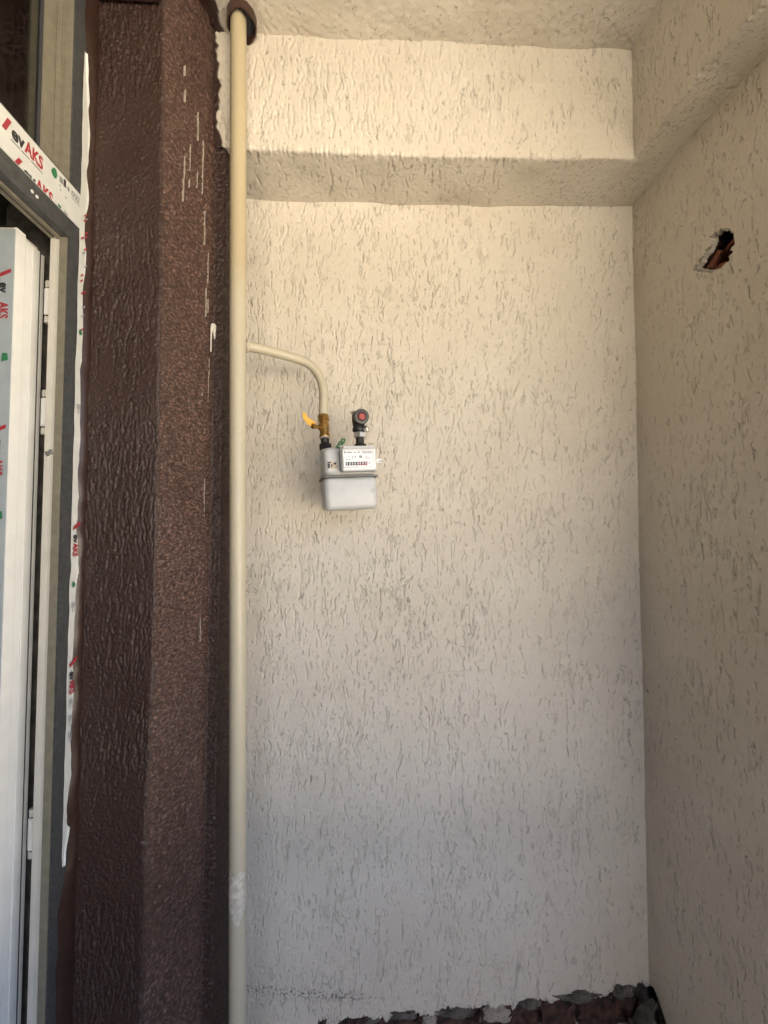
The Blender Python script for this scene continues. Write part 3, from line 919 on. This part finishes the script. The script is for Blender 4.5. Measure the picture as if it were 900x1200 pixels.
# ragged remains of film down the jamb's edge
bm = bmesh.new()
zz = np.arange(0.79, 2.62, 0.010)
w1 = smooth_noise(np.random.default_rng(77), len(zz), 2, 60, 1)[:, 0]
rows = []
for z, a in zip(zz, w1):
    y0 = 0.8895 + 0.0008 * a
    y1 = 0.9165 + 0.001 * a
    tpr = min(1, (z - 0.78) / 0.14)
    if z > 2.45:
        tpr = min(tpr, max(0.08, (2.62 - z) / 0.17))
    y1 = y0 + (y1 - y0) * (0.15 + 0.85 * tpr)
    rows.append([bm.verts.new((XL + 0.0012 + 0.0008 * a * (k / 3) ** 2 + 0.0025 * (k == 3), y0 + (y1 - y0) * k / 3, z)) for k in range(4)])
for a, b in zip(rows, rows[1:]):
    for i in range(3):
        bm.faces.new([a[i], a[i + 1], b[i + 1], b[i]])
strip = dpart('film_remnant', bm, 'film_white')
def logo_down(z, x=XL + 0.0048, y=0.8925, size=0.020, parent=None):
    bm = bmesh.new()
    prism(bm, [(y - 0.001, z + 0.018), (y - 0.001, z + 0.010), (y + 0.018, z + 0.022), (y + 0.018, z + 0.030)], lambda u, v, w: (x + w, u, v), 0.0003)
    dpart('print_mark', bm, 'ink_red', strip)
    w = place_text('ev', size, y, z, 'ink_black', strip, 0.95, 0.0008, up=False, x=x)
    place_text('AKS', size, y, w - 0.001, 'ink_red', strip, 0.8, 0.0008, up=False, x=x)
for z in (1.50, 1.20):
    logo_down(z)
rs = random.Random(6)
for i in range(16):       # torn red and dark fragments of print near the head of the door
    z = rs.uniform(1.93, 2.24)
    y = rs.uniform(0.890, 0.903)
    bm = bmesh.new()
    prism(bm, [(y, z), (y + 0.007, z + 0.007), (y + 0.007, z + 0.0115), (y, z + 0.0045)], lambda u, v, w: (XL + 0.0048 + w, u, v), 0.0003)
    dpart('print_mark', bm, rs.choice(('ink_red', 'ink_red', 'ink_grey')), strip)
for z, mt in ((1.390, 'ink_green'), (1.955, 'ink_green')):
    bm = bmesh.new()
    prism(bm, [(0.892 + 0.0045 * (1 + math.cos(a)), z + 0.006 * math.sin(a) * (1 + 0.3 * math.cos(3 * a))) for a in np.linspace(0, 2 * math.pi, 11)[:-1]], lambda u, v, w: (XL + 0.0048 + w, u, v), 0.0003)
    dpart('print_mark', bm, mt, strip)
for z in (1.340, 1.130, 1.095, 1.06, 1.78):
    for k in range(4):
        bar(0.8915 + 0.003 * k, 0.8925 + 0.003 * k, z - 0.01 * (k % 2), z + 0.012, 'ink_grey', strip, x=XL + 0.0048)

# the leaf, swung open into the room; its edge faces out
leaf = dpart('door_leaf', boxm(-1.42, -0.752, 0.8385, 0.8985, ZF + 0.06, 2.150), 'cream_plastic', bevel=0.002)
for y0, y1, xo in ((0.8380, 0.8600, -0.7450), (0.8618, 0.8725, -0.7462), (0.8738, 0.8790, -0.7475), (0.8802, 0.8975, -0.7455)):
    dpart('edge_rib', boxm(-0.7515, xo, y0, y1, ZF + 0.06, 2.1505 if y0 < 0.86 else 2.140), 'white_plastic', leaf, bevel=0.0012)
dpart('leaf_gasket', boxm(-0.760, -0.7505, 0.8990, 0.9065, ZF + 0.06, 2.140), 'rubber', leaf, bevel=0.001)
dpart('leaf_overlap', boxm(-0.768, -0.7480, 0.9070, 0.9130, ZF + 0.06, 2.140), 'white_plastic', leaf, bevel=0.001)
lf = dpart('leaf_film', boxm(-0.84, -0.7465, 0.8362, 0.8372, ZF + 0.06, 2.146), 'film_blue', leaf)
for z in (2.03, 1.70, 1.37, 1.04):
    for s, mt, dz, sq in (('ev', 'ink_black', 0, 0.9), ('AKS', 'ink_red', 0.042, 0.75)):
        me = text_mesh(s, 0.026, 0.001)
        bm = bmesh.new(); bm.from_mesh(me); bpy.data.meshes.remove(me)
        for v in bm.verts:
            v.co = Vector((-0.774 + v.co.y, 0.8357, z - dz - v.co.x * sq))
        dpart('lettering', bm, mt, leaf)
    bm = bmesh.new()
    prism(bm, [(-0.764, z - 0.150), (-0.754, z - 0.150), (-0.752, z - 0.165), (-0.766, z - 0.168)], lambda u, v, w: (u, 0.8360 - w, v), 0.0004)
    dpart('print_mark', bm, 'ink_green', leaf)
    bm = bmesh.new()
    prism(bm, [(-0.774, z + 0.012), (-0.752, z + 0.022), (-0.752, z + 0.030), (-0.774, z + 0.020)], lambda u, v, w: (u, 0.8360 - w, v), 0.0004)
    dpart('print_mark', bm, 'ink_red', leaf)
# hinges in the gap
for zb, zt in ((1.978, 2.075), (1.724, 1.8245), (0.803, 0.906)):
    h = None
    for a, b, r, mt in ((zb + 0.018, zt - 0.018, 0.0085, 'white_plastic'), (zb, zb + 0.015, 0.0075, 'cream_plastic'), (zt - 0.015, zt, 0.0075, 'cream_plastic'), (zb + 0.004, zt - 0.004, 0.0052, 'black_iron')):
        bm = bmesh.new()
        lathe(bm, [(r * 0.85, 0), (r, 0.0015), (r, b - a - 0.0015), (r * 0.85, b - a)], (-0.728, 0.9045, a), (0, 0, 1), 14)
        if h is None:
            h = dpart('hinge', bm, mt)
        else:
            dpart('hinge_knuckle' if mt != 'black_iron' else 'hinge_pin', bm, mt, h)
# blot of glue on the jamb
bm = bmesh.new()
bmesh.ops.create_icosphere(bm, subdivisions=2, radius=1)
for v in bm.verts:
    v.co = Vector((XL - 0.030 + v.co.x * 0.009, 0.8630 + v.co.y * 0.002, 1.676 + v.co.z * 0.006 + 0.003 * math.sin(v.co.x * 4)))
dpart('glue_blot', bm, 'meter_grey_dark', jamb, smooth=True)

# ------------------------------------------------------------------ gas pipe: riser and branch
gp = empty('gas_pipe', (-0.325, 1.045, ZF))
tag(gp, 'cream painted steel gas pipe running up the corner with a bent branch', 'pipe')
def rx(z):
    return -0.3255 - 0.0120 * (z - 0.0)
bm = bmesh.new()
RY = 1.045
tube(bm, [(rx(z), RY, z) for z in np.linspace(ZF, ZC + 0.05, 40)], 0.0212, 28)
riser = under(obj('riser', bm, 'pipe_enamel', smooth=True), gp)
bm = bmesh.new()
bp = [(rx(2.004) + 0.004, RY + 0.004, 2.004)] + [(-0.2995, 1.068, 2.0036), (-0.2541, 1.099, 2.004), (-0.2061, 1.128, 2.0012), (-0.1808, 1.139, 1.9947), (-0.1593, 1.145, 1.9787), (-0.1431, 1.149, 1.9515), (-0.1346, 1.15, 1.9179), (-0.134, 1.15, 1.872), (-0.1345, 1.15, 1.84)]
tube(bm, spline(bp, 6), 0.0133, 22)
under(obj('branch', bm, 'pipe_enamel', smooth=True), gp)
bm = bmesh.new()
d = (Vector(bp[1]) - Vector(bp[0])).normalized()
lathe(bm, [(0.0185, 0.0), (0.0175, 0.0035), (0.0145, 0.0065), (0.0134, 0.0075)], Vector(bp[0]) + d * 0.0165, d, 22)
under(obj('weld_bead', bm, 'pipe_enamel', smooth=True), gp)
# primer patch low on the riser where the paint flaked off
bm = bmesh.new()
rp = random.Random(2)
zz = np.linspace(0.525, 0.648, 26)
rows = []
for i, z in enumerate(zz):
    t = i / 25
    half = 1.15 * (min(1, t * 2.6 + 0.12)) * (1.0 if t < 0.8 else 1.0 - 0.25 * math.sin(t * 40))
    half *= rp.uniform(0.85, 1.1)
    rows.append([bm.verts.new((rx(z) + 0.0222 * math.sin(half * k + 0.25), RY - 0.0222 * math.cos(half * k + 0.25), z + 0.006 * math.sin(k * 5 + i) * (t > 0.85))) for k in np.linspace(-1, 1, 11)])
for a, b in zip(rows, rows[1:]):
    for i in range(10):
        bm.faces.new([a[i], a[i + 1], b[i + 1], b[i]])
under(obj('bare_patch', bm, 'primer', smooth=True), gp)

# brown sleeve the riser passes through at the ceiling
sv = empty('pipe_sleeve', (-0.357, 1.042, ZC - 0.05))
tag(sv, 'brown plastic sleeve round the top of the gas pipe at the ceiling', 'sleeve')
bm = bmesh.new()
seg = 32
ro, ri = 0.039, 0.0352
cx, cy = -0.352, 1.050
rings = []
for (r, zf) in ((ri, ZC + 0.03), (ri, None), (ro, None), (ro, ZC + 0.03)):
    ring = []
    for k in range(seg):
        a = 2 * math.pi * k / seg
        zb = ZC - 0.030 + 0.006 * math.sin(a + 2.2) + 0.003 * math.sin(3 * a)
        ring.append(bm.verts.new((cx + r * math.cos(a), cy + r * math.sin(a), zf if zf else zb)))
    rings.append(ring)
for a, b in zip(rings, rings[1:]):
    for k in range(seg):
        bm.faces.new([a[k], a[(k + 1) % seg], b[(k + 1) % seg], b[k]])
under(obj('sleeve_tube', bm, 'sleeve_brown', smooth=False), sv)
bm = bmesh.new()
lathe(bm, [(ri - 0.0005, 0), (ri - 0.0005, 0.004)], (cx, cy, ZC - 0.012), (0, 0, 1), 32)
under(obj('sleeve_shade_disc', bm, 'rubber'), sv)  # dark disc put in for the shade up inside the hollow sleeve

# ------------------------------------------------------------------ gas meter
ME_LOC = (-0.0610, 1.125, 1.655)
ME_ROT = (0, R(-3.4), R(10.5))
gmeter = empty('gas_meter', ME_LOC, ME_ROT)
tag(gmeter, 'light grey household gas meter hung on two unions before the cream wall', 'gas meter')
def rbox(w, d, h, rv, rh, zc, yc=0.0, xc=0.0, taper=0.0):
    """box with rounded vertical edges, then all edges softened"""
    bm = bmesh.new()
    box(bm, xc - w / 2, xc + w / 2, yc - d / 2, yc + d / 2, zc - h / 2, zc + h / 2)
    if taper:
        for v in bm.verts:
            if v.co.z < zc:
                v.co.x = xc + (v.co.x - xc) * (1 - taper); v.co.y = yc + (v.co.y - yc) * (1 - taper)
    es = [e for e in bm.edges if abs((e.verts[0].co - e.verts[1].co).normalized().z) > 0.9]
    bmesh.ops.bevel(bm, geom=es, offset=rv, segments=6, affect='EDGES', profile=0.5)
    es = [e for e in bm.edges if len(e.link_faces) == 2 and e.calc_face_angle(0) > 0.7]
    bmesh.ops.bevel(bm, geom=es, offset=rh, segments=3, affect='EDGES', profile=0.5)
    return bm
W, DP = 0.150, 0.118
obj('lower_casing', rbox(W, DP, 0.088, 0.020, 0.012, -0.0455, taper=0.015), 'meter_grey', gmeter, smooth=True)
obj('seam_flange', rbox(W + 0.009, DP + 0.009, 0.0045, 0.022, 0.0012, 0.0), 'meter_grey_dark', gmeter, smooth=True)
obj('upper_casing', rbox(W - 0.004, DP - 0.004, 0.080, 0.026, 0.013, 0.0415), 'meter_grey', gmeter, smooth=True)
obj('inlet_hump', rbox(0.062, 0.040, 0.070, 0.018, 0.010, 0.042, yc=-0.040, xc=-0.040), 'meter_grey', gmeter, smooth=True)
ix = obj('index_housing', rbox(0.094, 0.040, 0.061, 0.004, 0.0025, 0.0475, yc=-0.068, xc=0.0315), 'meter_grey', gmeter)
YF = -0.0882
obj('housing_side', boxm(-0.0185, -0.0160, -0.086, -0.055, 0.020, 0.075), 'meter_grey_dark', ix)
obj('housing_cap', rbox(0.086, 0.034, 0.008, 0.003, 0.0015, 0.0815, yc=-0.063, xc=0.033), 'meter_grey', ix)
obj('index_plate', rbox(0.087, 0.003, 0.053, 0.0012, 0.0008, 0.0475, yc=YF - 0.0005, xc=0.0315), 'meter_white', ix)
def mark(x0, x1, z0, z1, mat, y=YF - 0.0021):
    return obj('print_mark', boxm(x0, x1, y - 0.0002, y + 0.0006, z0, z1), mat, ix)
ix.location = (-0.0095, 0, -0.007)
mark(-0.006, 0.052, 0.0315, 0.0405, 'counter_black')
mark(0.030, 0.052, 0.0312, 0.0408, 'counter_red', YF - 0.0023)
mark(0.0315, 0.0505, 0.0325, 0.0395, 'counter_black', YF - 0.0025)
for k in range(8):
    xx = -0.0035 + k * 0.0070
    b = bmesh.new()
    box(b, xx, xx + 0.0011, YF - 0.0031, YF - 0.0026, 0.0335, 0.0388)
    box(b, xx + 0.0022, xx + 0.0033, YF - 0.0031, YF - 0.0026, 0.0335, 0.0388)
    box(b, xx + 0.0011, xx + 0.0022, YF - 0.0031, YF - 0.0026, 0.0335, 0.0345)
    box(b, xx + 0.0011, xx + 0.0022, YF - 0.0031, YF - 0.0026, 0.0378, 0.0388)
    obj('digit', b, 'digit_white', ix)
rm = random.Random(21)
for (x0, x1, z, h) in ((-0.0085, -0.0045, 0.0635, 0.006), (-0.002, 0.012, 0.0645, 0.0035), (0.017, 0.023, 0.0648, 0.0025), (0.027, 0.034, 0.0648, 0.003), (-0.004, -0.001, 0.045, 0.003), (0.002, 0.006, 0.0455, 0.0025),
                       (0.031, 0.039, 0.051, 0.0065), (0.050, 0.053, 0.0535, 0.003), (0.046, 0.062, 0.0495, 0.0015), (0.0, 0.006, 0.0545, 0.001), (0.012, 0.014, 0.0505, 0.006), (0.019, 0.022, 0.052, 0.005),
                       (-0.010, 0.030, 0.0262, 0.0016), (0.055, 0.060, 0.0355, 0.002), (-0.010, 0.068, 0.0716, 0.0005), (0.034, 0.066, 0.0268, 0.0005), (0.0695, 0.0701, 0.032, 0.04)):
    mark(x0, x1, z, z + h, 'label_print')
x = 0.040
while x < 0.067:
    w = rm.choice((0.0006, 0.0009, 0.0014))
    mark(x, x + w, 0.0625, 0.0690, 'label_print')
    x += w + rm.choice((0.0007, 0.0011))
tabp = obj('seal_tab', rbox(0.016, 0.006, 0.011, 0.002, 0.001, 0.0365, yc=-0.078, xc=0.0775), 'meter_white', gmeter)
for dx in (0.0772, 0.0822):
    bm = bmesh.new()
    lathe(bm, [(0.0017, 0), (0.0017, 0.001)], (dx, -0.0813, 0.0355), (0, -1, 0), 10)
    obj('tab_hole', bm, 'counter_black', tabp)
# dented boss on the lower casing
bm = bmesh.new()
lathe(bm, [(0.0062, 0), (0.0062, 0.0012), (0.0048, 0.0020), (0.0040, 0.0008), (0.001, 0.0004)], (0.060, -DP / 2 + 0.0002, -0.042), (0, -1, 0), 18)
obj('screw_boss', bm, 'meter_grey', gmeter, smooth=True)
# worn sticker on the hump
st = obj('sticker', boxm(-0.058, -0.034, -0.0608, -0.0600, 0.022, 0.040), 'sticker', gmeter)
for (x0, x1, z0, z1) in ((-0.060, -0.054, 0.023, 0.036), (-0.060, -0.050, 0.037, 0.040), (-0.051, -0.048, 0.025, 0.034), (-0.044, -0.037, 0.033, 0.037)):
    obj('print_mark', boxm(x0, x1, -0.0615, -0.0607, z0, z1), 'counter_black', st)
# unions
INX, OUTX, CY = -0.0575, 0.0440, 0.015
def hexnut(r, h, origin, ax=(0, 0, 1)):
    bm = bmesh.new()
    lathe(bm, [(r * 0.86, 0), (r, h * 0.12), (r, h * 0.88), (r * 0.86, h)], origin, ax, 6)
    return bm
for xx, zt in ((INX, 0.085), (OUTX, 0.083)):
    u = obj('union_nut', hexnut(0.0190, 0.019, (xx, CY, zt)), 'black_iron', gmeter, bevel=0.0012)
    bm = bmesh.new()
    lathe(bm, [(0.016, -0.006), (0.016, 0.002)], (xx, CY, zt), (0, 0, 1), 24)
    obj('spigot', bm, 'meter_grey', u, smooth=False)
    bm = bmesh.new()
    lathe(bm, [(0.0140, 0.019), (0.0120, 0.021), (0.0118, 0.0375)], (xx, CY, zt), (0, 0, 1), 24)
    obj('nipple', bm, 'black_iron', u, smooth=False)
# twist of green seal wire beside the inlet
bm = bmesh.new()
tube(bm, spline([(-0.030, -0.05, 0.083), (-0.024, -0.058, 0.094), (-0.016, -0.060, 0.088), (-0.020, -0.062, 0.099), (-0.010, -0.060, 0.101), (-0.014, -0.056, 0.090), (-0.026, -0.060, 0.086), (-0.034, -0.060, 0.080), (-0.026, -0.064, 0.077)], 5), 0.0022, 7)
obj('seal_wire', bm, 'green_wire', gmeter, smooth=True)

MM = Matrix.Translation(ME_LOC) @ Euler(ME_ROT).to_matrix().to_4x4()
# ------------------------------------------------------------------ ball valve over the inlet
vb = MM @ Vector((INX, CY, 0.1205))
vt = Vector((-0.1345, 1.150, 1.842))
vax = (vt - vb)
vl = vax.length
valve = empty('ball_valve', vb)
tag(valve, 'brass ball valve with yellow lever above the meter inlet', 'valve')
bm = bmesh.new()
lathe(bm, [(0.0150, 0.0), (0.0158, 0.002), (0.0158, 0.010), (0.0130, 0.012), (0.0142, vl * 0.35), (0.0156, vl * 0.5), (0.0142, vl * 0.65), (0.0130, vl - 0.016), (0.0165, vl - 0.014), (0.0165, vl - 0.001), (0.0140, vl)], (0, 0, 0), vax, 20)
body = obj('valve_body', bm, 'brass', valve)
bm = bmesh.new()
lathe(bm, [(0.0125, -0.0035), (0.0150, -0.002), (0.0152, 0.0), (0.0142, 0.001)], (0, 0, 0), vax, 20)
obj('thread_tape', bm, 'pale_plaster', valve, smooth=True)
bm = bmesh.new()
ring0 = vax.normalized() * vl
lathe(bm, [(0.0138, 0.0), (0.0152, 0.003), (0.0136, 0.007)], ring0, vax, 20)
obj('paint_collar', bm, 'pipe_enamel', valve, smooth=True)
mid = vax * 0.46
sd = Vector((-0.70, -0.71, -0.06)).normalized()
bm = bmesh.new()
lathe(bm, [(0.0085, 0.010), (0.0085, 0.017), (0.0050, 0.018), (0.0050, 0.032), (0.0075, 0.033), (0.0075, 0.043)], mid, sd, 12)
obj('stem', bm, 'brass', valve)
# lever: a flat plate, broad at the stem, cranked up and outward into a grip
bm = bmesh.new()
lv = [(-0.1874, 1.8378), (-0.1801, 1.8393), (-0.1726, 1.8259), (-0.1578, 1.818), (-0.1510, 1.8141), (-0.1545, 1.8000), (-0.171, 1.8040), (-0.1858, 1.8228)]
prism(bm, lv, lambda u, v, w: (u - vb.x, 1.113 - vb.y + w + 0.25 * (u + 0.1510), v - vb.z), 0.0045)
obj('lever', bm, 'yellow_plastic', valve, bevel=0.0014)

# ------------------------------------------------------------------ regulator on the outlet
rb = MM @ Vector((OUTX, CY, 0.1205))
reg = empty('gas_regulator', rb, (0, R(-1.0), R(4)))
tag(reg, 'small black gas regulator with red centre cap above the meter outlet', 'regulator')
obj('chrome_nut', hexnut(0.0192, 0.0155, (0, 0, 0.0)), 'chrome', reg, bevel=0.001)
bm = bmesh.new()
lathe(bm, [(0.0135, 0.0150), (0.0185, 0.019), (0.0195, 0.026), (0.0175, 0.030), (0.0185, 0.040), (0.0205, 0.050), (0.0205, 0.066), (0.0170, 0.074), (0.010, 0.077)], (-0.002, 0, 0), (0, 0, 1), 22)
obj('regulator_body', bm, 'black_plastic', reg, smooth=True)
obj('side_port', hexnut(0.010, 0.012, (0.014, -0.006, 0.024), (1, -0.5, 0.1)), 'chrome', reg, bevel=0.0008)
ca = Vector((0.16, -1, -0.16)).normalized()
c0 = Vector((0.001, -0.004, 0.0590))
bm = bmesh.new()
lathe(bm, [(0.0165, 0.0), (0.0170, 0.010), (0.0210, 0.012), (0.0222, 0.016), (0.0222, 0.026), (0.0205, 0.030), (0.0130, 0.0305), (0.0114, 0.028)], c0, ca, 28)
cap = obj('cap_ring', bm, 'black_plastic', reg, smooth=False)
bm = bmesh.new()
lathe(bm, [(0.0100, 0.024), (0.0100, 0.0330), (0.0090, 0.0345), (0.0070, 0.0350), (0.0060, 0.0340), (0.003, 0.0340)], c0, ca, 24)
obj('red_centre', bm, 'red_plastic', reg)
bm = bmesh.new()
lathe(bm, [(0.007, 0.0), (0.007, 0.008), (0.005, 0.009)], (-0.016, -0.006, 0.070), (-0.4, -0.5, 0.8), 12)
obj('vent_stub', bm, 'chrome', reg)

# ------------------------------------------------------------------ rubble in the corner
for k, (loc, rot, dims, mt, lab) in enumerate((
        ((0.853, 1.215, 0.010), (0.20, 0.30, 0.25), (0.020, 0.034, 0.125), 'black_iron', 'dark splintered lump standing in the corner at the foot of the walls'),
        ((0.812, 1.205, -0.012), (0.15, -0.50, 0.1), (0.022, 0.030, 0.10), 'mortar', 'grey broken mortar piece leaning beside the dark lump'))):
    bm = brick_mesh(dims[0], dims[2], dims[1], 90 + k, 0.004)
    for v in bm.verts:
        if v.co.z > 0:
            v.co.x *= 1 - 0.75 * v.co.z / (dims[2] / 2)
            v.co.y *= 1 - 0.5 * v.co.z / (dims[2] / 2)
    o = obj('rubble_lump', bm, 'mortar' if k else 'rubble_dark' if 'rubble_dark' in MAT else 'mortar')
    o.location = loc; o.rotation_euler = rot
    tag(o, lab, 'rubble')
